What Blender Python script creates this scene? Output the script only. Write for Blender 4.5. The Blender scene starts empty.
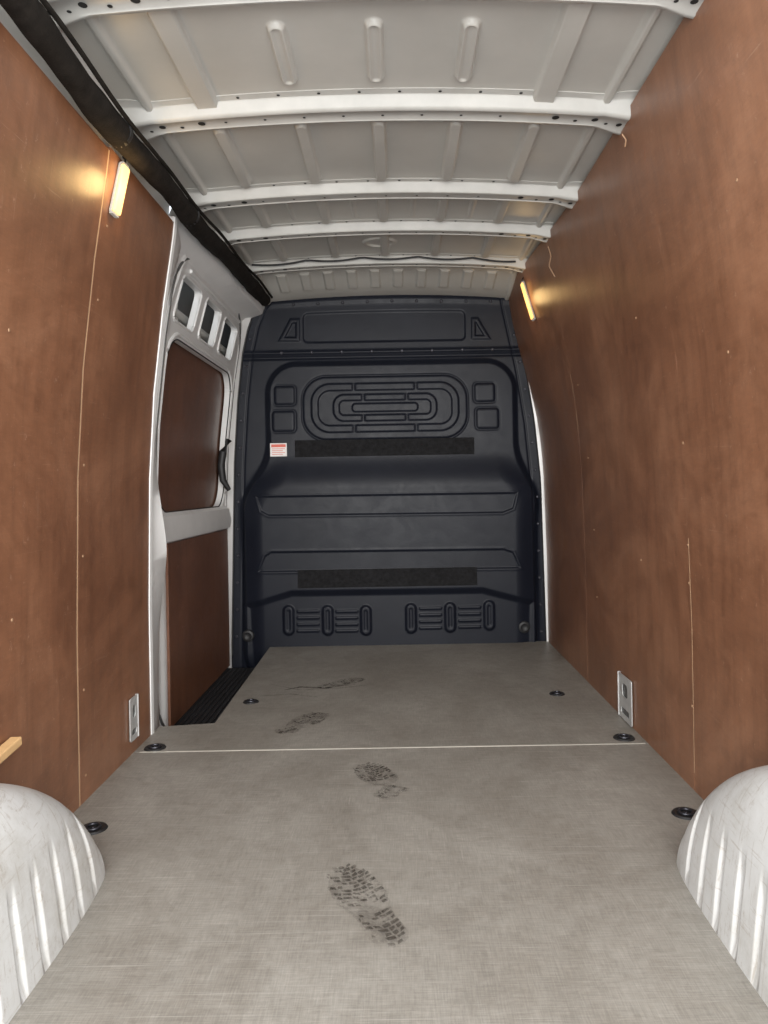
import bpy, math, random
import numpy as np
from mathutils import Vector, Matrix
random.seed(7); rng=np.random.RandomState(3)
SC=bpy.context.scene; C=SC.collection
F=740.0; CX,CY=397.0,487.0; CH=0.856; TH=math.radians(1.0)
ct,st=math.cos(TH),math.sin(TH)
def uv(px,py):
    u=px-CX; v=CY-py
    return u*ct+v*st, -u*st+v*ct
def at(px,py,Y):
    u,v=uv(px,py); return Vector((u*Y/F,Y,CH+v*Y/F))
def fl(px,py,z=0.0):
    u,v=uv(px,py); s=(z-CH)/v; return Vector((u*s,F*s,z))
# ---------------- camera
cd=bpy.data.cameras.new('camera'); cam=bpy.data.objects.new('camera',cd); C.objects.link(cam)
cd.sensor_width=36; cd.sensor_fit='AUTO'; cd.lens=F*36/1024
cd.shift_x=-(CX-384)/1024; cd.shift_y=-(512-CY)/1024
cam.matrix_world=Matrix.Translation((0,0,CH))@Matrix.Rotation(math.pi/2,4,'X')@Matrix.Rotation(-TH,4,'Z')
cd.clip_start=.02
SC.camera=cam
# ---------------- helpers
def ss(x,a,b):
    t=np.clip((x-a)/(b-a),0,1); return t*t*(3-2*t)
class MB:
    def __init__(s): s.v=[];s.f=[];s.m=[]
    def add(s,vs,fs,mi=0):
        o=len(s.v); s.v.extend([tuple(p) for p in vs]); s.f.extend([tuple(i+o for i in f) for f in fs]); s.m.extend([mi]*len(fs))
    def box(s,a,b,mi=0,M=None):
        (x0,y0,z0),(x1,y1,z1)=a,b
        vs=[Vector(p) for p in [(x0,y0,z0),(x1,y0,z0),(x1,y1,z0),(x0,y1,z0),(x0,y0,z1),(x1,y0,z1),(x1,y1,z1),(x0,y1,z1)]]
        if M: vs=[M@p for p in vs]
        s.add(vs,[(0,3,2,1),(4,5,6,7),(0,1,5,4),(1,2,6,5),(2,3,7,6),(3,0,4,7)],mi)
    def grid(s,P,mi=0,closed=False):
        n,m=len(P),len(P[0]); vs=[p for r in P for p in r]; fs=[]
        for i in range(n-1):
            for j in range(m-1 if not closed else m):
                k=(j+1)%m
                fs.append((i*m+j,i*m+k,(i+1)*m+k,(i+1)*m+j))
        s.add(vs,fs,mi)
    def tube(s,pts,r,n=12,mi=0,close=False):
        pts=[Vector([float(q) for q in p]) for p in pts]; N=len(pts); rs=[float(q) for q in r] if hasattr(r,'__len__') else [float(r)]*N
        rings=[]; up=Vector((0,0,1))
        for i,p in enumerate(pts):
            if close: t=(pts[(i+1)%N]-pts[i-1]).normalized()
            else: t=(pts[min(i+1,N-1)]-pts[max(i-1,0)]).normalized()
            a=up if abs(t.dot(up))<.9 else Vector((1,0,0)) if abs(t.x)<.9 else Vector((0,1,0))
            x=t.cross(a).normalized(); y=t.cross(x)
            rings.append([p+rs[i]*(math.cos(2*math.pi*k/n)*x+math.sin(2*math.pi*k/n)*y) for k in range(n)])
        if close: rings.append(rings[0])
        s.grid(rings,mi,True)
        if not close:
            s.add(rings[0],[tuple(range(n))],mi); s.add(rings[-1],[tuple(range(n))[::-1]],mi)
    def lathe(s,prof,c,M=None,n=24,mi=0):
        R=[]
        for r,z in prof:
            row=[]
            for k in range(n):
                p=Vector((r*math.cos(2*math.pi*k/n),r*math.sin(2*math.pi*k/n),z))
                if M: p=M@p
                row.append(p+Vector([float(q) for q in c]))
            R.append(row)
        s.grid(R,mi,True)
    def disc(s,c,r,nrm,n=14,mi=0,ry=None):
        nrm=Vector(nrm).normalized(); a=Vector((1,0,0)) if abs(nrm.x)<.9 else Vector((0,1,0))
        x=(a-nrm*a.dot(nrm)).normalized(); y=nrm.cross(x); ry=ry or r
        s.add([Vector(c)+x*r*math.cos(2*math.pi*k/n)+y*ry*math.sin(2*math.pi*k/n) for k in range(n)],[tuple(range(n))],mi)
    def build(s,name,mats,parent=None,smooth=True,bevel=0):
        me=bpy.data.meshes.new(name); me.from_pydata(s.v,[],s.f)
        if not isinstance(mats,(list,tuple)): mats=[mats]
        for m in mats: me.materials.append(m)
        me.polygons.foreach_set('material_index',s.m)
        import bmesh
        bm=bmesh.new(); bm.from_mesh(me); bmesh.ops.recalc_face_normals(bm,faces=bm.faces); bm.to_mesh(me); bm.free()
        if smooth:
            me.shade_smooth()
            me.set_sharp_from_angle(angle=math.radians(40))
        o=bpy.data.objects.new(name,me); C.objects.link(o)
        if parent:
            o.parent=parent
            o.matrix_parent_inverse=Matrix.Translation(parent.location).inverted()
        if bevel:
            b=o.modifiers.new('b','BEVEL'); b.width=bevel; b.segments=2; b.limit_method='ANGLE'
        return o
def tag(o,label=None,cat=None,group=None,kind=None):
    if label:o['label']=label
    if cat:o['category']=cat
    if group:o['group']=group
    if kind:o['kind']=kind
    return o
def empty(name,loc,**k):
    o=bpy.data.objects.new(name,None); C.objects.link(o); o.location=loc; o.empty_display_size=.05
    return tag(o,**k)
def plate(loops,t,fn,name,mat,parent=None):
    """flat plate with holes; loops of (a,b); fn(a,b,c)->xyz"""
    cu=bpy.data.curves.new('tmp','CURVE'); cu.dimensions='2D'; cu.fill_mode='BOTH'; cu.extrude=t/2
    for L in loops:
        sp=cu.splines.new('POLY'); sp.points.add(len(L)-1)
        for i,(a,b) in enumerate(L): sp.points[i].co=(a,b,0,1)
        sp.use_cyclic_u=True
    o=bpy.data.objects.new('tmp',cu); C.objects.link(o)
    dg=bpy.context.evaluated_depsgraph_get()
    me=bpy.data.meshes.new_from_object(o.evaluated_get(dg)); bpy.data.objects.remove(o)
    vs=[fn(*v.co) for v in me.vertices]; fs=[tuple(p.vertices) for p in me.polygons]
    m=MB(); m.add(vs,fs); return m.build(name,mat,parent,smooth=False)
def rrl(a0,a1,b0,b1,r,n=6):
    P=[]
    for (cx,cy,s) in ((a1-r,b1-r,0),(a0+r,b1-r,90),(a0+r,b0+r,180),(a1-r,b0+r,270)):
        for k in range(n+1):
            t=math.radians(s+90*k/n); P.append((cx+r*math.cos(t),cy+r*math.sin(t)))
    return P
def dens(L,d):
    P=[]
    for i in range(len(L)):
        a,b=L[i],L[(i+1)%len(L)]; n=max(1,int(math.dist(a,b)/d))
        for k in range(n): P.append((a[0]+(b[0]-a[0])*k/n,a[1]+(b[1]-a[1])*k/n))
    return P
# ---------------- materials
def newmat(name):
    m=bpy.data.materials.new(name); m.use_nodes=True; nt=m.node_tree
    return m,nt,nt.nodes['Principled BSDF']
def coords(nt,scale,rot=(0,0,0)):
    tc=nt.nodes.new('ShaderNodeTexCoord'); mp=nt.nodes.new('ShaderNodeMapping'); mp.inputs['Scale'].default_value=scale
    mp.inputs['Rotation'].default_value=rot
    nt.links.new(tc.outputs['Object'],mp.inputs['Vector']); return mp.outputs[0]
def noise(nt,scale3,sc,detail=6,rough=.6,dist=0,rot=(0,0,0)):
    n=nt.nodes.new('ShaderNodeTexNoise'); n.inputs['Scale'].default_value=sc; n.inputs['Detail'].default_value=detail
    n.inputs['Roughness'].default_value=rough; n.inputs['Distortion'].default_value=dist
    nt.links.new(coords(nt,scale3,rot),n.inputs['Vector']); return n.outputs['Fac']
def ramp(nt,fac,stops):
    r=nt.nodes.new('ShaderNodeValToRGB'); e=r.color_ramp.elements
    e[0].position,e[0].color=stops[0][0],(*stops[0][1],1); e[1].position,e[1].color=stops[-1][0],(*stops[-1][1],1)
    for p,c in stops[1:-1]:
        x=e.new(p); x.color=(*c,1)
    nt.links.new(fac,r.inputs[0]); return r.outputs[0]
def g3(v): return (v,v,v)
def mix(nt,mode,fac,a,b):
    m=nt.nodes.new('ShaderNodeMix'); m.data_type='RGBA'; m.blend_type=mode
    if isinstance(fac,float): m.inputs[0].default_value=fac
    else: nt.links.new(fac,m.inputs[0])
    for i,x in ((6,a),(7,b)):
        if isinstance(x,tuple): m.inputs[i].default_value=(*x,1)
        else: nt.links.new(x,m.inputs[i])
    return m.outputs[2]
def bump(nt,b,h,strength,dist=.002):
    n=nt.nodes.new('ShaderNodeBump'); n.inputs['Strength'].default_value=strength; n.inputs['Distance'].default_value=dist
    nt.links.new(h,n.inputs['Height']); nt.links.new(n.outputs[0],b.inputs['Normal'])
def simple(name,col,rough=.5,metal=0,var=.12,sc=8,bs=.05,spec=None):
    m,nt,b=newmat(name); f=noise(nt,(1,1,1),sc)
    c0=tuple(c*(1-var) for c in col); c1=tuple(min(1,c*(1+var)) for c in col)
    nt.links.new(ramp(nt,f,[(.3,c0),(.7,c1)]),b.inputs['Base Color'])
    b.inputs['Roughness'].default_value=rough; b.inputs['Metallic'].default_value=metal
    if spec is not None: b.inputs['Specular IOR Level'].default_value=spec
    if bs: bump(nt,b,noise(nt,(1,1,1),180,3),bs)
    return m
def ply(name,a,bc,c):
    m,nt,b=newmat(name)
    big=noise(nt,(1,.8,1.1),1.9,8,.70,.8)
    cloud=noise(nt,(1,1,1),7,8,.78,.4)
    fine=noise(nt,(1,1.4,9),16,7,.75)
    drip=noise(nt,(1,9,.7),2.4,6,.65,.15)
    col=ramp(nt,big,[(.3,a),(.5,bc),(.68,c)])
    col=mix(nt,'MULTIPLY',.48,col,ramp(nt,cloud,[(.32,(.62,.58,.56)),(.5,(1,1,1)),(.72,(1.22,1.19,1.17))]))
    col=mix(nt,'MULTIPLY',.5,col,ramp(nt,drip,[(.3,(.62,.6,.58)),(.52,(1,1,1)),(.72,(1.15,1.14,1.13))]))
    col=mix(nt,'MULTIPLY',.35,col,ramp(nt,fine,[(.3,g3(.66)),(.62,g3(1.05))]))
    spots=noise(nt,(1,1,1),45,5,.8)
    col=mix(nt,'MIX',ramp(nt,spots,[(.62,g3(0)),(.70,g3(.45))]),col,(.46,.29,.2))
    dk=noise(nt,(1,1.3,1),11,8,.85,.5)
    col=mix(nt,'MIX',ramp(nt,dk,[(.57,g3(0)),(.70,g3(.32))]),col,(.075,.032,.018))
    s1=noise(nt,(1,1.5,42),3,5,.7,.3,(.5,0,0)); s2=noise(nt,(1,38,1.3),3,5,.7,.3,(.25,0,0)); s4=noise(nt,(1,46,1.6),4,5,.7,.2,(-.6,0,0))
    for s in (s1,s2,s4):
        col=mix(nt,'MIX',ramp(nt,s,[(.65,g3(0)),(.72,g3(.32))]),col,(.44,.29,.20))
    nt.links.new(col,b.inputs['Base Color'])
    nt.links.new(ramp(nt,cloud,[(.3,g3(.34)),(.7,g3(.50))]),b.inputs['Roughness'])
    b.inputs['Coat Weight'].default_value=.3; b.inputs['Coat Roughness'].default_value=.3
    bump(nt,b,fine,.08)
    return m
M={}
M['ply']=ply('varnished_plywood',(.160,.067,.034),(.228,.101,.052),(.305,.146,.080))
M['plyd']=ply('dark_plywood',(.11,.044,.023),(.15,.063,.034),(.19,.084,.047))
M['raw']=simple('raw_ply_edge',(.5,.33,.2),.7)
M['wood']=simple('pale_wood',(.6,.38,.18),.6,sc=20)
M['paint']=simple('light_grey_paint',(.58,.575,.55),.33,var=.05,bs=.02)
M['beam']=simple('beam_grey_paint',(.435,.428,.40),.36,var=.10,bs=.02)
M['inner']=simple('shaded_inner_steel',(.08,.078,.074),.45)
M['roof']=simple('roof_paint',(.455,.442,.405),.36,var=.08,sc=3,bs=.02)
M['white']=simple('white_paint',(.70,.70,.69),.3,var=.05,bs=.02)
M['black']=simple('black_rubber',(.013,.013,.014),.55)
M['foam']=simple('black_foam_wrap',(.014,.0115,.0095),.9,var=.4,bs=.8,sc=30,spec=.15)
M['step']=simple('black_step_plastic',(.014,.014,.016),.6)
M['hole']=simple('dark_hole',(.012,.011,.01),.9)
def bulkmat():
    m,nt,b=newmat('dark_moulded_plastic')
    f=noise(nt,(1,1,1),3.5,7,.65,.5); s=noise(nt,(1,1,1),9,8,.75,.8); sm=noise(nt,(1,1,3),18,8,.8,.3)
    c=ramp(nt,f,[(.3,(.0060,.0074,.0125)),(.7,(.0088,.0106,.0172))])
    c=mix(nt,'MIX',ramp(nt,s,[(.58,g3(0)),(.76,g3(.12))]),c,(.05,.05,.058))
    c=mix(nt,'MIX',ramp(nt,sm,[(.62,g3(0)),(.72,g3(.12))]),c,(.06,.06,.065))
    nt.links.new(c,b.inputs['Base Color'])
    nt.links.new(ramp(nt,s,[(.4,g3(.40)),(.7,g3(.50))]),b.inputs['Roughness'])
    b.inputs['Specular IOR Level'].default_value=.20
    bump(nt,b,noise(nt,(1,1,1),260,3),.10); return m
M['bulk']=bulkmat()
M['strip']=simple('black_felt_strip',(.0075,.0075,.0085),.85,sc=50,var=.6,bs=.5,spec=.25)
M['steel']=simple('dark_bolt',(.05,.05,.06),.4,metal=.7)
M['galv']=simple('galvanised_steel',(.6,.6,.59),.4,metal=.4,sc=30)
M['screw']=simple('screw_head',(.36,.22,.13),.5,metal=.2)
M['label']=simple('sticker_white',(.7,.66,.64),.5)
M['red']=simple('sticker_red',(.6,.12,.08),.5)
M['joint']=simple('pale_joint_strip',(.44,.42,.37),.5)
def dirtywhite():
    m,nt,b=newmat('scuffed_white_paint')
    f=noise(nt,(1,1,1),7,9,.75); g=noise(nt,(1,1,.5),40,7,.85); h=noise(nt,(1,1.3,20),6,6,.75,.3,(.6,0,0)); h2=noise(nt,(1,20,1.4),6,6,.75,.3,(.3,0,0))
    c=ramp(nt,f,[(.3,(.43,.415,.385)),(.5,(.54,.535,.52)),(.8,(.62,.62,.615))])
    c=mix(nt,'MIX',ramp(nt,g,[(.56,g3(0)),(.66,g3(.55))]),c,(.27,.215,.165))
    for q in (h,h2): c=mix(nt,'MIX',ramp(nt,q,[(.58,g3(0)),(.65,g3(.45))]),c,(.3,.25,.2))
    nt.links.new(c,b.inputs['Base Color']); b.inputs['Roughness'].default_value=.45
    return m
M['arch']=dirtywhite()
def floormat():
    m,nt,b=newmat('worn_grey_floor_board')
    big=noise(nt,(1,.7,1),2.3,9,.7,.5); med=noise(nt,(1,1,1),12,9,.8,.8)
    wx=noise(nt,(3,60,1),6,4,.7); wy=noise(nt,(60,3,1),6,4,.7)
    scr=noise(nt,(40,1.2,1),3,8,.8,.3); sc2=noise(nt,(1.2,34,1),3,7,.8,.3,(0,0,.35)); sc3=noise(nt,(1.2,30,1),3,7,.8,.3,(0,0,-.7)); sc4=noise(nt,(1.0,70,1),2.6,4,.6,.12,(0,0,1.25))
    dk=noise(nt,(1,1.6,1),6,8,.8,.6)
    c=ramp(nt,big,[(.3,(.20,.180,.154)),(.5,(.252,.234,.206)),(.7,(.315,.297,.266))])
    c=mix(nt,'MULTIPLY',.55,c,ramp(nt,med,[(.33,(.64,.62,.60)),(.55,g3(1))]))
    c=mix(nt,'MULTIPLY',.75,c,ramp(nt,wx,[(.3,g3(.70)),(.7,g3(1.18))]))
    c=mix(nt,'MULTIPLY',.75,c,ramp(nt,wy,[(.3,g3(.74)),(.7,g3(1.18))]))
    for s in (scr,sc2,sc3,sc4):
        c=mix(nt,'MIX',ramp(nt,s,[(.60,g3(0)),(.70,g3(.32))]),c,(.47,.45,.41))
    c=mix(nt,'MIX',ramp(nt,dk,[(.58,g3(0)),(.72,g3(.25))]),c,(.10,.084,.068))
    nt.links.new(c,b.inputs['Base Color']); b.inputs['Roughness'].default_value=.45
    bump(nt,b,wx,.12); return m
M['floor']=floormat()
def printmat(name,lo,hi,a=.42,z=.62):
    m,nt,b=newmat(name); b.inputs['Base Color'].default_value=(.06,.05,.04,1)
    b.inputs['Roughness'].default_value=.8
    nt.links.new(ramp(nt,noise(nt,(1,1,1),22,8,.8),[(a,g3(lo)),(z,g3(hi))]),b.inputs['Alpha'])
    return m
M['print']=printmat('dusty_dark_footmark',.05,.72,.39,.60); M['smudge']=printmat('dusty_faint_footmark',0,.38,.42,.62)
M['fprint']=printmat('faint_footmark',.0,.62,.44,.62)
def emis(name,col,s):
    m,nt,b=newmat(name); b.inputs['Base Color'].default_value=(.3,.25,.15,1)
    b.inputs['Emission Color'].default_value=(*col,1); b.inputs['Emission Strength'].default_value=s; return m
M['led']=emis('warm_led_diffuser',(1,.60,.20),1.8)
M['led2']=emis('amber_led_diffuser',(1,.48,.12),1.9)

# ---------------- wall profile
XC=-.035; Y0=.85; YB=4.06
ZP=[-.2,0,.45,.9,1.2,1.5,1.75,1.9,2.05]; HP=[.845,.845,.845,.835,.815,.778,.738,.722,.70]
def hw(z,Y):
    a=float(np.interp(z,ZP,HP)); t=float(ss(np.float64(Y),2.6,4.1))*float(ss(np.float64(z),1.0,1.9))
    return a-.06*t
def wx(side,z,Y): return XC+side*hw(z,Y)
def onwall(px,py,side):
    u,v=uv(px,py); z=1.0;Y=2.5
    for _ in range(40):
        x=wx(side,z,Y); s=x/u; z=CH+v*s; Y=F*s
    return Vector((x,Y,z))
def wall_sheet(mb,side,ya,yb,za,zb,off0,off1,mi=0):
    nz=30; ny=max(2,int((yb-ya)/.15)+1)
    R=[]
    for i in range(nz+1):
        z=za+(zb-za)*i/nz
        f=[(wx(side,z,ya+(yb-ya)*j/ny)+side*off0,ya+(yb-ya)*j/ny,z) for j in range(ny+1)]
        g=[(wx(side,z,ya+(yb-ya)*j/ny)+side*off1,ya+(yb-ya)*j/ny,z) for j in range(ny+1)][::-1]
        R.append(f+g)
    mb.grid(R,mi,True)
    m=len(R[0])
    for row in (R[0],R[-1]):
        mb.add(row,[(j,j+1,m-2-j,m-1-j) for j in range(ny)],mi)
# left wall
m=MB(); wall_sheet(m,-1,Y0,2.60,-.13,1.97,.02,.06); wl=m.build('wall_left',M['paint']); tag(wl,'left side wall lined with brown varnished plywood','wall',kind='structure')
m=MB(); wall_sheet(m,-1,Y0,2.0145,0.0,1.79,0,.012); m.build('plywood_panel',M['ply'],wl)
m=MB(); wall_sheet(m,-1,2.0235,2.60,0.0,1.80,0,.012); m.build('plywood_panel',M['ply'],wl)
m=MB(); wall_sheet(m,-1,2.0147,2.0233,0.0,1.79,.0006,.019); m.build('seam_strip',M['raw'],wl)
# right wall
m=MB(); wall_sheet(m,1,Y0,YB+.06,-.13,2.0,.02,.06); wr=m.build('wall_right',M['paint']); tag(wr,'right side wall lined full length with brown varnished plywood','wall',kind='structure')
for a,b in ((Y0,2.0485),(2.0515,3.1985),(3.2015,4.055)):
    m=MB(); wall_sheet(m,1,a,b,0,1.93,0,.012); m.build('plywood_panel',M['ply'],wr)
m=MB(); wall_sheet(m,1,2.0486,2.0514,.05,.70,-.0002,.019); m.build('seam_strip',M['raw'],wr)
m=MB(); wall_sheet(m,1,2.0486,2.0514,.70,1.92,.0,.019); m.build('seam_filler',M['ply'],wr)
m=MB(); wall_sheet(m,1,3.1986,3.2014,1.08,1.33,-.0002,.019); m.build('seam_strip',M['raw'],wr)
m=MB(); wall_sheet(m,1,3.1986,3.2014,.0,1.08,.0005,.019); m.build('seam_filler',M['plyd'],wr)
m=MB(); wall_sheet(m,1,3.1986,3.2014,1.33,1.92,.0,.019); m.build('seam_filler',M['ply'],wr)
def screw(p,side,par):
    s=MB(); Mx=Matrix.Rotation(-side*math.pi/2,3,'Y')
    s.lathe([(0,.0018),(.003,.0016),(.0045,0)],p,Mx,10); s.build('screw',M['screw'],par)
for px,py in ((107,226),(98,300),(84,465),(83,556),(84,690),(86,775),(12,620),(9,330)): 
    p=onwall(px,py,-1); screw(p,-1,wl)
for px,py in ((578,385),(588,458),(594,530),(597,597),(683,443),(688,545),(689,583),(692,706),(737,180),(728,352),(636,318),(641,560)):
    p=onwall(px,py,1); screw(p,1,wr)
# ---------------- floor
m=MB(); m.box((-.99,Y0,-.16),(.86,4.15,-.125)); fo=m.build('floor',M['step'],smooth=False); tag(fo,'van load floor of worn grey boards','floor',kind='structure')
def poly_prism(mb,L,z0,z1,mi=0):
    n=len(L); mb.add([(x,y,z0) for x,y in L]+[(x,y,z1) for x,y in L],[tuple(range(n))[::-1],tuple(range(n,2*n))]+[(i,(i+1)%n,n+(i+1)%n,n+i) for i in range(n)],mi)
m=MB(); poly_prism(m,[(-.88,Y0),(.81,Y0),(.81,2.427),(-.88,2.427)],-.125,0); fb1=m.build('floor_board',M['floor'],fo,smooth=False)
m=MB(); poly_prism(m,[(-.88,2.433),(.81,2.433),(.81,4.045),(-.705,4.045),(-.685,2.72),(-.88,2.69)],-.125,0); fb2=m.build('floor_board',M['floor'],fo,smooth=False)
m=MB(); m.box((-.86,2.4265,-.01),(.80,2.4335,.0012)); m.build('joint_strip',M['joint'],fo,smooth=False)
# footprints
def sole_w(t,w):
    h=w*(.76 if t<.30 else (.58+.50*math.sin(math.pi*min(1,(t-.24)/.80))**1.4))
    return h*math.sqrt(max(0.0,1-(max(0,(t-.85))/.155)**2))*math.sqrt(max(.0,1-(max(0,(.14-t))/.145)**2))
def footprint(cx,cy,ang,L=.29,par=None,part=(0,1),w=.052,mat='print',miss=.14):
    s=MB(); c,sn=math.cos(ang),math.sin(ang)
    T=lambda x,y,z:(cx+x*c-y*sn,cy+x*sn+y*c,z)
    N=40; up=[];dn=[]
    for i in range(N+1):
        t=part[0]+(part[1]-part[0])*i/N; e=min(t-part[0],part[1]-t)
        hw_=sole_w(t,w)*min(1,.6+e*8)+.0018*rng.randn(); a=(t-.5)*L
        up.append(T(a,max(.001,hw_),.0004)); dn.append(T(a,-max(.001,hw_),.0004))
    s.grid([dn,up],1)
    a=(part[0]-.5)*L+.004
    while a<(part[1]-.5)*L-.008:
        t=(a+.5*L)/L; hwid=sole_w(t,w)-.002; b=-hwid; gap=.33<t<.42
        while b<hwid-.005:
            wd=min(.013+.010*rng.rand(),hwid-b)
            k=-abs(b)*.35; k2=-abs(b+wd)*.35; j=lambda:.0012*rng.randn()
            if rng.rand()>(.8 if gap else miss):
                s.add([T(a-k+j(),b+j(),.0008),T(a+.0100-k+j(),b+j(),.0008),T(a+.0100-k2+j(),b+wd-.0035+j(),.0008),T(a-k2+j(),b+wd-.0035+j(),.0008)],[(0,1,2,3)],0)
            b+=wd+.0005
        a+=.0145
    s.build('footprint',[M[mat],M['smudge']],par,smooth=False)
def mid(a,b):
    p=fl(a,b); return p.x,p.y
x,y=mid(366,903); d=fl(340,866)-fl(394,942); footprint(x,y,math.atan2(d.y,d.x),d.length*1.04,fb1,miss=.2)
x,y=mid(382,779); footprint(x,y,math.radians(118),.27,fb1,(.34,1),miss=.2)
x,y=mid(398,786); footprint(x,y,math.radians(60),.24,fb1,(.1,.5),w=.045,mat='smudge')
x,y=mid(302,723); footprint(x,y,math.radians(62),.27,fb2,w=.055,miss=.2,mat='fprint')
x,y=mid(341,683); footprint(x,y,math.radians(40),.24,fb2,w=.045,miss=.35,mat='fprint')
def scuff(pts,w,mat,par):
    s=MB(); P=[fl(a,b,.0007) for a,b in pts]; L=[];R=[]
    for i,p in enumerate(P):
        t=(P[min(i+1,len(P)-1)]-P[max(i-1,0)]).normalized(); n_=Vector((-t.y,t.x,0)); k=math.sin(math.pi*(i+.3)/(len(P)-.4))
        L.append(p+n_*w*k); R.append(p-n_*w*k)
    s.grid([L,R]); s.build('scuff_mark',mat,par,smooth=False)
scuff([(284,690),(300,687),(325,688),(355,684)],.012,M['print'],fb2)
scuff([(270,684),(300,690),(340,688),(368,685)],.008,M['smudge'],fb2)
scuff([(262,696),(290,694),(318,697)],.010,M['smudge'],fb2)
# step
zs=-.1
m=MB()
m.box((-.95,2.73,-.125),(-.710,3.97,zs))
for k in range(9):
    x0=-.925+k*.023; m.box((x0,2.76,zs),(x0+.011,3.94,zs+.006))
stp=m.build('door_step',M['step'],smooth=False); tag(stp,'black ribbed plastic entry step sunk beside the side door','step')
# ---------------- ceiling (embossed sheet)
BY=[1.62,2.17,2.77,3.17,3.63]
def zc(x,y):
    return 1.948+.036*(1-((x-XC)/.74)**2)-.075*ss(y,3.66,4.08)
xs=np.linspace(XC-.775,XC+.765,440); ys=np.linspace(Y0,4.09,800)
X,Yg=np.meshgrid(xs,ys); Z=zc(X,Yg)
def caps(x,ya,yb,r):
    dy=np.maximum(np.maximum(ya-Yg,Yg-yb),0); return np.sqrt((X-x)**2+dy**2)-r
BX=[-.525,-.275,-.037,.20,.44]
emb=np.zeros_like(Z)
bays=[(Y0,BY[0])]+[(BY[i],BY[i+1]) for i in range(4)]
for bi,(a,b) in enumerate(bays):
    for k,bx in enumerate(BX):
        if bi<=1:
            if 0<k<4:
                d=caps(bx,a+.18,b-.15,.018)
                emb=np.maximum(emb,ss(d,.006,-.001)*.015-ss(d,-.004,-.013)*.005)
            else:
                d=np.maximum(np.abs(X-bx)-.028,np.maximum(a-Yg,Yg-b)); emb=np.maximum(emb,ss(d,.006,-.001)*.018)
        elif bi==2:
            d=caps(bx,a+.105,b-.11,.017); emb=np.maximum(emb,ss(d,.006,-.001)*.021)
        else:
            d=caps(bx,a+.085,b-.09,.015); emb=np.maximum(emb,ss(d,.006,-.001)*.020)
            if k<4 and bi==3: 
                d=caps(bx+.12,a+.10,b-.10,.006); emb=np.maximum(emb,ss(d,.007,-.002)*.008)
for k in range(12):
    bx=XC-.66+k*.12
    emb=np.maximum(emb,ss(np.maximum(np.abs(X-bx)-.022,np.abs(Yg-3.86)-.08),.008,-.004)*.010)
d=np.abs(np.sqrt(((X+.06)/1.2)**2+((Yg-3.40))**2)-.055)-.006
emb=np.maximum(emb,ss(d,.007,-.004)*.008)
for ex in (.62,-.69): emb=np.maximum(emb,ss(np.abs(X-ex)-.010,.006,-.004)*.014)
Z=Z-emb
def npgrid(X,Y,Z,name,mat,parent=None):
    n,m_=X.shape; vs=np.stack([X,Y,Z],-1).reshape(-1,3)
    idx=np.arange(n*m_).reshape(n,m_)
    fs=np.stack([idx[:-1,:-1],idx[:-1,1:],idx[1:,1:],idx[1:,:-1]],-1).reshape(-1,4)
    me=bpy.data.meshes.new(name); me.from_pydata(vs.tolist(),[],fs.tolist()); me.materials.append(mat); me.shade_smooth()
    o=bpy.data.objects.new(name,me); C.objects.link(o)
    if parent: o.parent=parent
    return o
ce=npgrid(X,Yg,Z,'ceiling',M['roof']); tag(ce,'ribbed light grey painted steel van roof','ceiling',kind='structure')
m=MB(); m.box((-.9,Y0,2.03),(.85,4.15,2.05)); m.build('roof_skin',M['paint'],ce,smooth=False)
# beams
labels=['nearest pale steel roof beam crossing the top edge of the view','second pale steel roof beam, broad one with holes at its ends','third pale steel roof beam, between the broad beam and the two thin far ones',
 'fourth pale steel roof beam, plain one without a cable','farthest pale steel roof beam, with a thin black cable along it']
for bi,by in enumerate(BY):
    t=float(ss(np.float64(by),2.6,4.1)); xl=XC-.728+.03*t; xr=XC+.728-.055*t; N=60; m=MB()
    R=[]
    sc=1.0 if bi<2 else (.85 if bi==2 else .7)
    prof=[(-.080,0),(-.080,-.004),(-.056,-.006),(-.052,-.010),(-.044,-.034),(-.038,-.040),(-.028,-.041),(-.024,-.038),(.024,-.038),(.028,-.041),(.038,-.040),(.044,-.034),(.052,-.007),(.080,-.005),(.080,0)]
    for i in range(N+1):
        x=xl+(xr-xl)*i/N; e=min(x-xl,xr-x); fl_=1+.35*float(ss(np.float64(e),.1,.0)); dp=.012*float(ss(np.float64(e),.09,.0))
        z=float(zc(np.float64(x),np.float64(by)))
        R.append([(x,by+py*sc*fl_,z+.002+pz-(dp if pz<-.02 else 0)) for py,pz in prof])
    m.grid(R,0,True); m.add(R[0],[tuple(range(len(prof)))]); m.add(R[-1],[tuple(range(len(prof)))[::-1]])
    for e in (0,1):
        for k,(o,r) in enumerate(((.025,.009),(.06,.0055),(.095,.010),(.15,.006),(.21,.011))):
            x=xl+o if e==0 else xr-o
            z=float(zc(np.float64(x),np.float64(by)))-.0368-(.012*float(ss(np.float64(o),.09,.0)))
            m.disc((x,by+(.008 if k%2 else -.004),z-.0008),r,(0,0,-1),14,1)
    x=xl+.28
    while x<xr-.26:
        z=float(zc(np.float64(x),np.float64(by)))-.0368
        m.disc((x,by-.0,z-.0008),.0045,(0,0,-1),10,1)
        for sg in (-1,1):
            m.disc((x+.05,by+sg*.068*sc,float(zc(np.float64(x+.05),np.float64(by)))-.0046),.005,(0,-.02,-1),10,1)
        x+=.115
    o=m.build('roof_beam',[M['beam'],M['hole']]); tag(o,labels[bi],'roof beam','roof beams')
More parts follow.
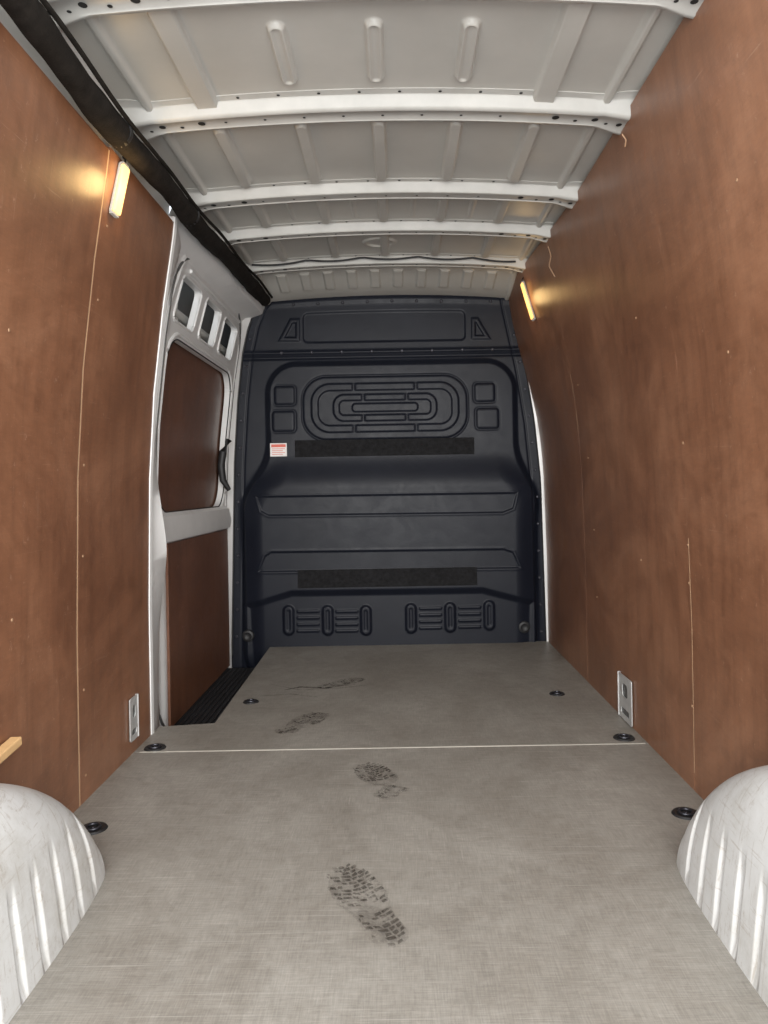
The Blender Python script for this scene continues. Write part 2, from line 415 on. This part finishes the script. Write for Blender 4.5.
# ---------------- bulkhead
zz=np.linspace(-.12,1.9,700); tt=np.linspace(0,1,600)
LZ=[-.12,0,1.0,1.35,1.6,1.75,1.83,1.90]; LX=[-.915,-.915,-.885,-.86,-.83,-.795,-.76,-.70]
RZ=[-.12,0,.45,.88,1.2,1.5,1.87,1.92]; RX=[.80,.80,.792,.785,.757,.712,.635,.62]
lx=np.interp(zz,LZ,LX); rx=np.interp(zz,RZ,RX)
T,ZZ=np.meshgrid(tt,zz); XX=lx[:,None]+(rx-lx)[:,None]*T
camber=.03*(1-((XX-XC)/.72)**2)*ss(ZZ,1.7,1.9)
U=XX/4.02*F; V=(ZZ-CH)/4.02*F
def rr(cx,cy,a,b,r):
    cu,cv=uv(cx,cy); qx=np.abs(U-cu)-a+r; qy=np.abs(V-cv)-b+r
    return np.sqrt(np.maximum(qx,0)**2+np.maximum(qy,0)**2)+np.minimum(np.maximum(qx,qy),0)-r
def cpoly(L):
    P=[uv(*p) for p in L]; cu=sum(p[0] for p in P)/len(P); cv=sum(p[1] for p in P)/len(P); d=None
    for i in range(len(P)):
        a,b=P[i],P[(i+1)%len(P)]; nx,ny=b[1]-a[1],a[0]-b[0]; l=math.hypot(nx,ny); nx/=l;ny/=l
        if (cu-a[0])*nx+(cv-a[1])*ny>0: nx,ny=-nx,-ny
        e=(U-a[0])*nx+(V-a[1])*ny; d=e if d is None else np.maximum(d,e)
    return d
def smin(a,b,k):
    h_=np.clip(.5+.5*(b-a)/k,0,1); return b*(1-h_)+a*h_-k*h_*(1-h_)
vv=lambda py: uv(390,py)[1]
dU=rr(392,440,125,79,30); dL=rr(390,580,147,104,34)
dB=smin(dU,dL,38)
h=.024*ss(dB,3,-4)
h=h+.045*ss(dB,6,-22)*ss(V,vv(452),vv(488))
g=lambda d,w=1.6: np.exp(-(d/w)**2)
dR=cpoly([(252,700),(246,606),(292,592),(482,589),(534,602),(532,700)])
h=h-.022*ss(dR,3,-5)
d1=rr(385,407,83,32,24); h=h-.0055*g(d1,1.2)+.002*ss(d1,.8,-.8)
cuO=uv(385,407)[0]
for (a,b,r,wd) in ((74,24.5,19,3.6),(52,13.5,11,3.2)):
    d=rr(385,407,a,b,r); seg=1-.85*g(np.abs(U-cuO)-a*.42,1.8)
    h=h+.0065*ss(np.abs(d+wd)-wd,.9,-1.4)*seg
d=rr(385,407,33,4.2,3.5); h=h+.006*ss(d,.9,-1.2)
for q in ((284,395,11,10,4),(283,421,12,11,4),(485,392,11,10,4),(488,418,12,11,4)):
    d=rr(*q); h=h-.003*g(d,1.1)+.004*ss(d,.5,-3.5)
for L in ([(257,497),(516,493),(512,508),(502,512),(270,515),(262,511)],[(260,571),(519,567),(512,552),(503,549),(272,552),(266,556)]):
    d=cpoly(L); h=h-.0048*ss(d,.9,-1.0)+.0016*g(d-1.6,1.0)
h=h-.006*ss(rr(384,326,82,14,5),1,-1.5)
for L in ([(277,340),(289,318),(299,318),(299,340)],[(472,317),(479,317),(492,338),(472,338)]):
    h=h+.005*ss(cpoly(L),.8,-1.5)-.008*ss(cpoly(L)+4,.8,-.8)
h=h+.008*g(V-vv(350),1.8)-.006*g(V-vv(355),1.5)
h=h+.005*g(V-vv(302),2.5)
for cx,cy in ((289,620),(328,620),(366,620),(411,618),(450,617),(489,615)):
    h=h+.011*ss(rr(cx,cy,5.5,15,5.5),1,-2.2)-.004*ss(rr(cx,cy,1.5,10,1.5),1,-1)
for cx,cy in ((308.5,621),(347,621),(430.5,618),(469.5,617)):
    for k in range(4): h=h+.0045*ss(rr(cx,cy-10+k*6.5,11,1.2,1.1),1,-.8)
ed=np.minimum(XX-lx[:,None],rx[:,None]-XX)
h=h-.004*np.exp(-((ed-.048)/.006)**2)
bk=npgrid(XX,YB-h,ZZ+camber,'panel',M['bulk'])
root=empty('bulkhead',(XC,YB,0),label='dark moulded bulkhead closing off the cab at the far end',cat='partition')
bk.parent=root; bk.matrix_parent_inverse=Matrix.Translation(root.location).inverted()
def hp(px,py):
    p=at(px,py,4.02); i=int(np.argmin(np.abs(zz-p.z))); j=int(np.argmin(np.abs(XX[i]-p.x))); return Vector((p.x,float(YB-h[i,j]),p.z))
def boltat(x,z,r=.009):
    i=int(np.argmin(np.abs(zz-z))); j=int(np.argmin(np.abs(XX[i]-x))); s=MB()
    s.lathe([(0,.006),(r*.5,.006),(r*.62,.0045),(r,.0025),(r,-.002)],(x,YB-h[i,j],z),Matrix.Rotation(math.pi/2,3,'X'),10)
    s.build('bolt',M['steel'],root)
for k in range(12):
    z=.05+k*.148
    boltat(float(np.interp(z,LZ,LX))+.02,z); boltat(float(np.interp(z,RZ,RX))-.02,z)
for k in range(9): boltat(-.55+k*.135,1.865+.012*(1-abs(k-4)/4))
for k in range(8): boltat(-.62+k*.165,CH+vv(350)*4.02/F)
for (x0,x1,ya,yb) in ((294,475,440,457),(298,477,570,588)):
    a=at(x0,(ya+yb)/2,4.0); b=at(x1,(ya+yb)/2,4.0); hh=(yb-ya)/2*4.0/F; y=hp((x0+x1)/2,(ya+yb)/2).y
    m=MB(); m.box((a.x,y-.004,a.z-hh),(b.x,y+.008,a.z+hh)); m.build('felt_strip',M['strip'],root,smooth=False,bevel=.002)
a=at(269,443,4.0); b=at(286,456,4.0); y=hp(278,449).y-.0025
m=MB(); m.box((a.x,y,b.z),(b.x,y+.002,a.z),0)
m.box((a.x+.006,y-.0005,a.z-.022),(b.x-.006,y,a.z-.006),1)
for k in range(4): m.box((a.x+.01,y-.0005,a.z-.032-k*.010),(b.x-.01-.012*(k%2),y,a.z-.029-k*.010),1)
m.build('warning_sticker',[M['label'],M['red']],root,smooth=False)['label']='small white and red warning sticker'
for px,py in ((248,636),(524,627)):
    p=hp(px,py); m=MB(); m.lathe([(0,.012),(.012,.012),(.02,.018),(.03,.014),(.034,0)],p,Matrix.Rotation(math.pi/2,3,'X'),24); m.build('round_fixing',M['black'],root)
pts=[(float(np.interp(z,LZ,LX))-.008,4.06,z) for z in np.linspace(-.05,1.85,30)]
m=MB(); m.tube(pts,.010,8); m.build('edge_seal',M['black'],root)
pts=[(float(np.interp(z,RZ,RX))+.008,4.06,z) for z in np.linspace(0,1.88,30)]
m=MB(); m.tube(pts,.009,8); m.build('edge_seal',M['black'],root)
m=MB(); m.box((-1.0,4.10,-.16),(.9,4.14,2.04)); tag(m.build('wall_back',M['step'],smooth=False),'dark cab side behind the bulkhead','wall',kind='structure')
m=MB(); R=[]
for z in np.linspace(0,1.55,30):
    a=float(np.interp(z,RZ,RX)); b=wx(1,z,4.03); R.append([(a+.002,4.035,z),(min(a+.018,b+.004),4.032,z),(b+.004,4.03,z)])
m.grid(R); tag(m.build('trim_1',M['white']),'thin white strip between bulkhead and right plywood','trim',kind='structure')
# ---------------- side door
def xd(z): return float(np.interp(z,[-.13,.8,1.1,1.44,1.8,1.95],[-.94,-.94,-.925,-.885,-.825,-.80]))
door=empty('door_1',(-.94,3.43,-.1),label='white sliding side door with plywood window blank and perforated top rail',cat='door',kind='structure')
outer=dens(rrl(2.80,4.03,-.12,1.80,.14,8),.08)
wl_=rrl(2.86,3.96,.77,1.465,.13,10)
win=dens(wl_,.08)
def slant(a0,a1,b0,b1,r,k):
    return [(a+(b-b0)*k,b) for a,b in rrl(a0,a1,b0,b1,r,5)]
hl=[slant(2.87,3.15,1.525,1.715,.03,.32),slant(3.23,3.50,1.525,1.715,.03,.32),slant(3.58,3.86,1.525,1.71,.03,.32)]
plate([outer,win]+hl,.03,lambda a,b,c:(xd(b)+c-.005,a,b),'door_frame',M['white'],door)
for L in hl:
    m=MB(); m.tube([(xd(b)+.010,a,b) for a,b in dens(L,.03)],.006,8,close=True); m.build('cutout_rim',M['white'],door)
def dsheet(ya,yb,za,zb,off,mat,name,t=.01,par=door):
    m=MB(); nz=16; R=[]
    for i in range(nz+1):
        z=za+(zb-za)*i/nz; x=xd(z)+off; R.append([(x,ya,z),(x,yb,z),(x-t,yb,z),(x-t,ya,z)])
    m.grid(R,0,True); m.add(R[0],[(0,1,2,3)]); m.add(R[-1],[(0,1,2,3)]); return m.build(name,mat,par,smooth=False)
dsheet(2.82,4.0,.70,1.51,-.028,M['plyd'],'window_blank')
dsheet(2.70,4.03,1.50,1.80,-.095,M['inner'],'header_backing')
m=MB(); m.tube([(xd(1.6)-.06,y,1.60) for y in np.linspace(2.75,4.0,16)],.022,10); m.build('header_rod',M['beam'],door)
for y in (3.02,3.38,3.75):
    m=MB(); m.box((xd(1.6)-.09,y+.06,1.50),(xd(1.6)-.05,y+.09,1.76)); m.build('header_web',M['beam'],door,smooth=False)
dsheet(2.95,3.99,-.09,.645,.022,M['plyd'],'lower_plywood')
m=MB(); R=[]
for y in np.linspace(2.84,4.0,16):
    R.append([(xd(.7)+.008,y,.65),(xd(.7)+.035,y,.655),(xd(.7)+.04,y,.70),(xd(.7)+.03,y,.755),(xd(.7)+.008,y,.772)])
m.grid(R,0,False); m.build('door_rail',M['white'],door)
m=MB(); L=[(xd(b)+.010,a,b) for a,b in dens(wl_,.05)]; m.tube(L,.003,8,close=True); m.build('window_seal',M['black'],door)
m=MB(); L=[(xd(b)+.008,a,b) for a,b in dens(rrl(2.842,3.978,.75,1.485,.15,10),.05)]; m.tube(L,.010,8,close=True); m.build('window_lip',M['white'],door)
m=MB(); L=[(xd(b)+.012,a,b) for a,b in dens(rrl(2.815,4.01,-.10,1.79,.19,8),.05)]; m.tube(L,.006,8,close=True); m.build('door_seal',M['inner'],door)
m=MB(); m.tube([(xd(1.745)+.012,y,1.745) for y in np.linspace(3.0,3.92,10)],.009,8); m.build('header_rib',M['white'],door)
m=MB(); L=[at(229,440,3.9),at(223,452,3.88),at(221,466,3.88),at(223,480,3.88),at(229,490,3.9)]
m.tube(L,[.016,.020,.020,.018,.012],12); m.build('door_latch',M['black'],door)
m=MB(); m.box((-1.03,2.55,-.16),(-1.0,4.12,1.95)); m.build('outer_skin',M['paint'],door,smooth=False)
# pillar near side
m=MB(); R=[]
for z in np.linspace(-.12,1.82,60):
    w=wx(-1,z,2.6); d=xd(z); bl=.044*math.exp(-((z-.66)/.26)**2)
    ye=2.95-.09*float(ss(np.float64(z),.60,.80)); 
    ye+= .10*float(ss(np.float64(z),1.55,1.80))
    k=(ye-2.60)/.26
    R.append([(w-.014,2.595,z),(w+.003,2.603,z),(w+.005,2.622,z),(w-.006,2.628,z),(w-.010,2.65,z),(w-.022+bl,2.60+.10*k,z),(d+.022+bl*.8,2.60+.155*k,z),(d+.006+bl*.4,2.60+.165*k,z),(d+.006+bl*.2,2.60+.20*k,z),(d+.018,2.60+.215*k,z),(d+.011,ye,z)])
m.grid(R); tag(m.build('trim_2',M['white']),'white painted door pillar between left plywood and side door','pillar',kind='structure')
m=MB(); R=[]
for y in np.linspace(2.58,4.05,24):
    w=wx(-1,1.86,y)
    R.append([(xd(1.76)+.011,y,1.768),(xd(1.78)+.022,y,1.785),(w-.02,y,1.815),(w-.005,y,1.85),(w-.01,y,1.95),(w-.05,y,1.98)])
m.grid(R); tag(m.build('trim_3',M['white']),'white cant rail running above the side door','rail',kind='structure')
m=MB(); R=[]
for z in np.linspace(-.12,1.80,30):
    R.append([(xd(z)+.004,3.99,z),(xd(z)+.018,4.01,z),(float(np.interp(z,LZ,LX))-.004,4.04,z)])
m.grid(R); tag(m.build('trim_4',M['white']),'narrow white door frame edge beside the bulkhead','trim',kind='structure')
m=MB(); m.box((-1.02,2.55,-.16),(-.90,2.59,1.95)); tag(m.build('trim_5',M['white'],smooth=False),'white pillar backing behind left plywood edge','trim',kind='structure')
# ---------------- conduit
m=MB(); ysn=np.linspace(Y0,3.98,260)
cxp=np.interp(ysn,[.8,2.2,3.0,4.0],[-.727,-.727,-.715,-.69]); czp=np.interp(ysn,[.8,2.2,3.0,4.0],[1.812,1.82,1.845,1.872])
rad=.034+.0018*np.sin(ysn*7.3)+.0016*np.sin(ysn*17+1)+.0008*np.sin(ysn*41+2)
cond=empty('cable_conduit',(-.727,Y0,1.8),label='thick black wrapped cable conduit running along top of left wall',cat='conduit')
m.tube(list(zip(cxp+.005*np.sin(ysn*6),ysn,czp+.004*np.sin(ysn*8+2))),list(rad),16); m.build('wrap',M['foam'],cond)
for y in (1.98,2.62):
    i=int(np.argmin(abs(ysn-y))); m=MB(); m.tube([(cxp[i]+.005*math.sin(y*6),y-.008,czp[i]),(cxp[i]+.005*math.sin(y*6),y+.008,czp[i])],.039,18); m.build('band',M['black'],cond)
m=MB(); m.tube([(x+.036,y,z+.022+.006*math.sin(y*9)) for x,y,z in zip(cxp,ysn,czp)],.006,8); m.build('thin_cable',M['foam'],cond)
m=MB(); pts=[]
for k in range(50):
    t=k/49; x=-.68+t*1.27; pts.append((x,3.560,float(zc(np.float64(x),np.float64(3.6)))-.020-.012*abs(math.sin(t*15))))
m.tube(pts,.0048,6); tag(m.build('power_cable',M['black']),'thin black cable clipped along the farthest roof beam','cable')
for (L,lab) in (([(548,246),(551,256),(549,266),(555,277)],'short frayed wire dangling from the far right end of the roof'),([(622,134),(626,140),(625,147)],'short wire stub under the right end of the broad roof beam')):
    Yd=3.12 if L[0][0]<600 else 2.15
    m=MB(); m.tube([at(a,b,Yd) for a,b in L],.0022,6); tag(m.build('loose_wire',M['screw']),lab,'wire')
# ---------------- strip lights
def strip(pa,pb,w,side,mat,lab,watt):
    pa,pb=Vector(pa),Vector(pb); c=(pa+pb)/2; t=(pb-pa).normalized(); L=(pb-pa).length
    nrm=Vector((-side,-.25,0)); nrm=(nrm-t*nrm.dot(t)).normalized(); b=t.cross(nrm)
    Mx=Matrix((b,nrm,t)).transposed()
    Mx=Matrix.Translation(c)@Mx.to_4x4()
    r=empty('strip_light',c,label=lab,cat='light')
    h_=MB(); h_.box((-w/2,-.006,-L/2),(w/2,.001,L/2),0,Mx); h_.build('housing',M['beam'],r,smooth=False,bevel=.001)
    d_=MB(); d_.box((-w*.5,.001,-L/2+.002),(w*.5,.011,L/2-.002),0,Mx); d_.build('diffuser',mat,r,smooth=False,bevel=.005)
    for zc_ in (L/2,-L/2-.005):
        e_=MB(); e_.box((-w*.4,-.006,zc_),(w*.4,.006,zc_+.005),0,Mx); e_.build('end_cap',M['beam'],r,smooth=False)
    wv=MB(); wv.tube([pb,pb+Vector((side*.0,.01,.02)),pb+Vector((side*.01,.02,.035))],.003,6); wv.build('lead',M['black'],r)
    l=bpy.data.lights.new('strip_glow','POINT'); l.energy=watt; l.color=(1,.64,.26); l.shadow_soft_size=.04
    o=bpy.data.objects.new('strip_glow',l); C.objects.link(o); o.location=c+nrm*.05+Vector((0,-.01,0))
off=Vector((.012,0,0))
pa=onwall(110,214,-1); pb=onwall(120,166,-1)
strip(pa+off,pb+off,.034,-1,M['led'],'glowing warm strip light high on the left plywood',.85)
pa=onwall(536,319,1); pb=onwall(525,283,1)
strip(pa-off,pb-off,.022,1,M['led2'],'glowing amber strip light at the far right top corner',.5)
# ---------------- wheel arches
def arch(side,inner,lab,Yc=1.13,a0=.555,H=.35):
    wall=XC+side*.8435; span=abs(wall-inner); N=620; K=44; R=[]
    for i in range(N+1):
        y=Yc-a0*math.cos(math.pi*i/N); t=min(1,abs((y-Yc)/a0))
        h_=H*max(0,1-t**2.15)**.5; sp=span*(.80+.20*max(0,1-t**3.2)**.45)
        gy=((y-Yc)/.080)%1.0; gd=abs(gy-.5)*.080
        gr=float(ss(np.float64(gd),.014,.006))
        col=[]
        for k in range(K+1):
            ph=math.pi/2*k/K
            fx=max(0,math.cos(ph))**.45; z=h_*math.sin(ph)**.75
            x=wall-side*sp*fx
            zf=z/H; x-=side*.012*(1-min(1,zf*2.2))**1.5*(1 if fx>.5 else 0)
            mk=float(ss(np.float64(z),.20,.13))*float(ss(np.float64(z),.012,.03))
            mk*=float(ss(np.float64(h_),.10,.17))
            if fx>.6: x+=side*.006*gr*mk
            col.append((x,y,z))
        R.append(col)
    m=MB(); m.grid(R)
    o=m.build('wheel_arch',M['arch']); tag(o,lab,'wheel arch'); return o
arch(-1,-.655,'scuffed white ribbed wheel arch below the left plywood wall')
arch(1,.600,'scuffed white ribbed wheel arch below the right plywood wall',H=.362)
# ---------------- tie-down rings
ties=[((93,829),'black recessed floor lashing ring beside the left wheel arch'),((686,814),'black recessed floor lashing ring beside the right wheel arch'),
((155,748),'black floor lashing ring by the white door pillar'),((624,738),'black floor lashing ring below the right steel bracket'),
((557,694),'black floor lashing ring on the far board at right'),((251,702),'black floor lashing ring beside the entry step')]
for (px,py),lab in ties:
    p=fl(px,py); r=empty('lashing_ring',p,label=lab,cat='lashing ring',group='floor lashing rings')
    k=.9 if p.y<2.6 else .8
    m=MB(); m.lathe([(0,.0012),(.020*k,.0012),(.024*k,.004),(.036*k,.0045),(.040*k,.0)],p,None,28); m.build('cup',M['black'],r)
    m=MB(); m.tube([p+Vector((.019*k*math.cos(t),.019*k*math.sin(t),.006)) for t in np.linspace(0,2*math.pi,20,endpoint=False)],.0035,8,close=True); m.build('ring',M['steel'],r)
    m=MB(); m.lathe([(0,.006),(.004,.006),(.006,.001)],p,None,10); m.build('bolt',M['steel'],r)
# ---------------- wall brackets
def bracket(yc,z0,side,lab,w=.085,hh=.15):
    x=wx(side,z0+.05,yc)
    r=empty('steel_bracket',(x,yc,z0),label=lab,cat='bracket')
    loops=[rrl(yc-w/2,yc+w/2,z0,z0+hh,.008,4),rrl(yc-w*.2,yc+w*.2,z0+hh*.52,z0+hh*.82,.014,5),rrl(yc-w*.3,yc+w*.3,z0+hh*.12,z0+hh*.26,.008,4)]
    plate(loops,.003,lambda a,b,c:(x-side*(.006+c),a,b),'face_plate',M['galv'],r)
    m=MB(); m.box((min(x-side*.001,x-side*.003),yc-w*.45,z0+.003),(max(x-side*.001,x-side*.003),yc+w*.45,z0+hh-.003)); m.build('backing',M['inner'],r,smooth=False)
    m=MB(); yy=yc+w/2; m.box((min(x,x-side*.010),yy-.002,z0),(max(x,x-side*.010),yy+.002,z0+hh)); m.build('side_lip',M['galv'],r,smooth=False)
p=onwall(627,706,1); bracket(p.y,.004,1,'galvanised steel bracket at the foot of the right plywood',w=.15,hh=.16)
p=onwall(132,717,-1); bracket(p.y,.045,-1,'galvanised steel bracket at the foot of the left plywood',w=.07,hh=.14)
# ---------------- wood offcut
p=onwall(4,757,-1); p.z=.315; p.y=1.66
m=MB()
Mx=Matrix.Translation(p+Vector((.02,-.07,-.02)))@Matrix.Rotation(math.radians(6),4,'X')
m.box((-.016,-.06,-.010),(.010,.07,.010),0,Mx)
tag(m.build('wood_offcut',M['wood'],smooth=False,bevel=.003),'short pale wood offcut against left wall above wheel arch','wood piece')
# ---------------- light
w=bpy.data.worlds.new('world'); SC.world=w; w.use_nodes=True; bg=w.node_tree.nodes['Background']
bg.inputs[0].default_value=(.87,.94,1,1); bg.inputs[1].default_value=2.3
def area(loc,tgt,sx,sy,e,col,name):
    l=bpy.data.lights.new(name,'AREA'); l.shape='RECTANGLE'; l.size=sx; l.size_y=sy; l.energy=e; l.color=col
    o=bpy.data.objects.new(name,l); C.objects.link(o); o.location=loc
    o.rotation_euler=(Vector(tgt)-Vector(loc)).to_track_quat('-Z','Y').to_euler(); return o
area((0,-1.0,1.5),(0,4,.9),2.6,2.2,215,(1,.97,.93),'rear_daylight')
SC.view_settings.view_transform='Standard'
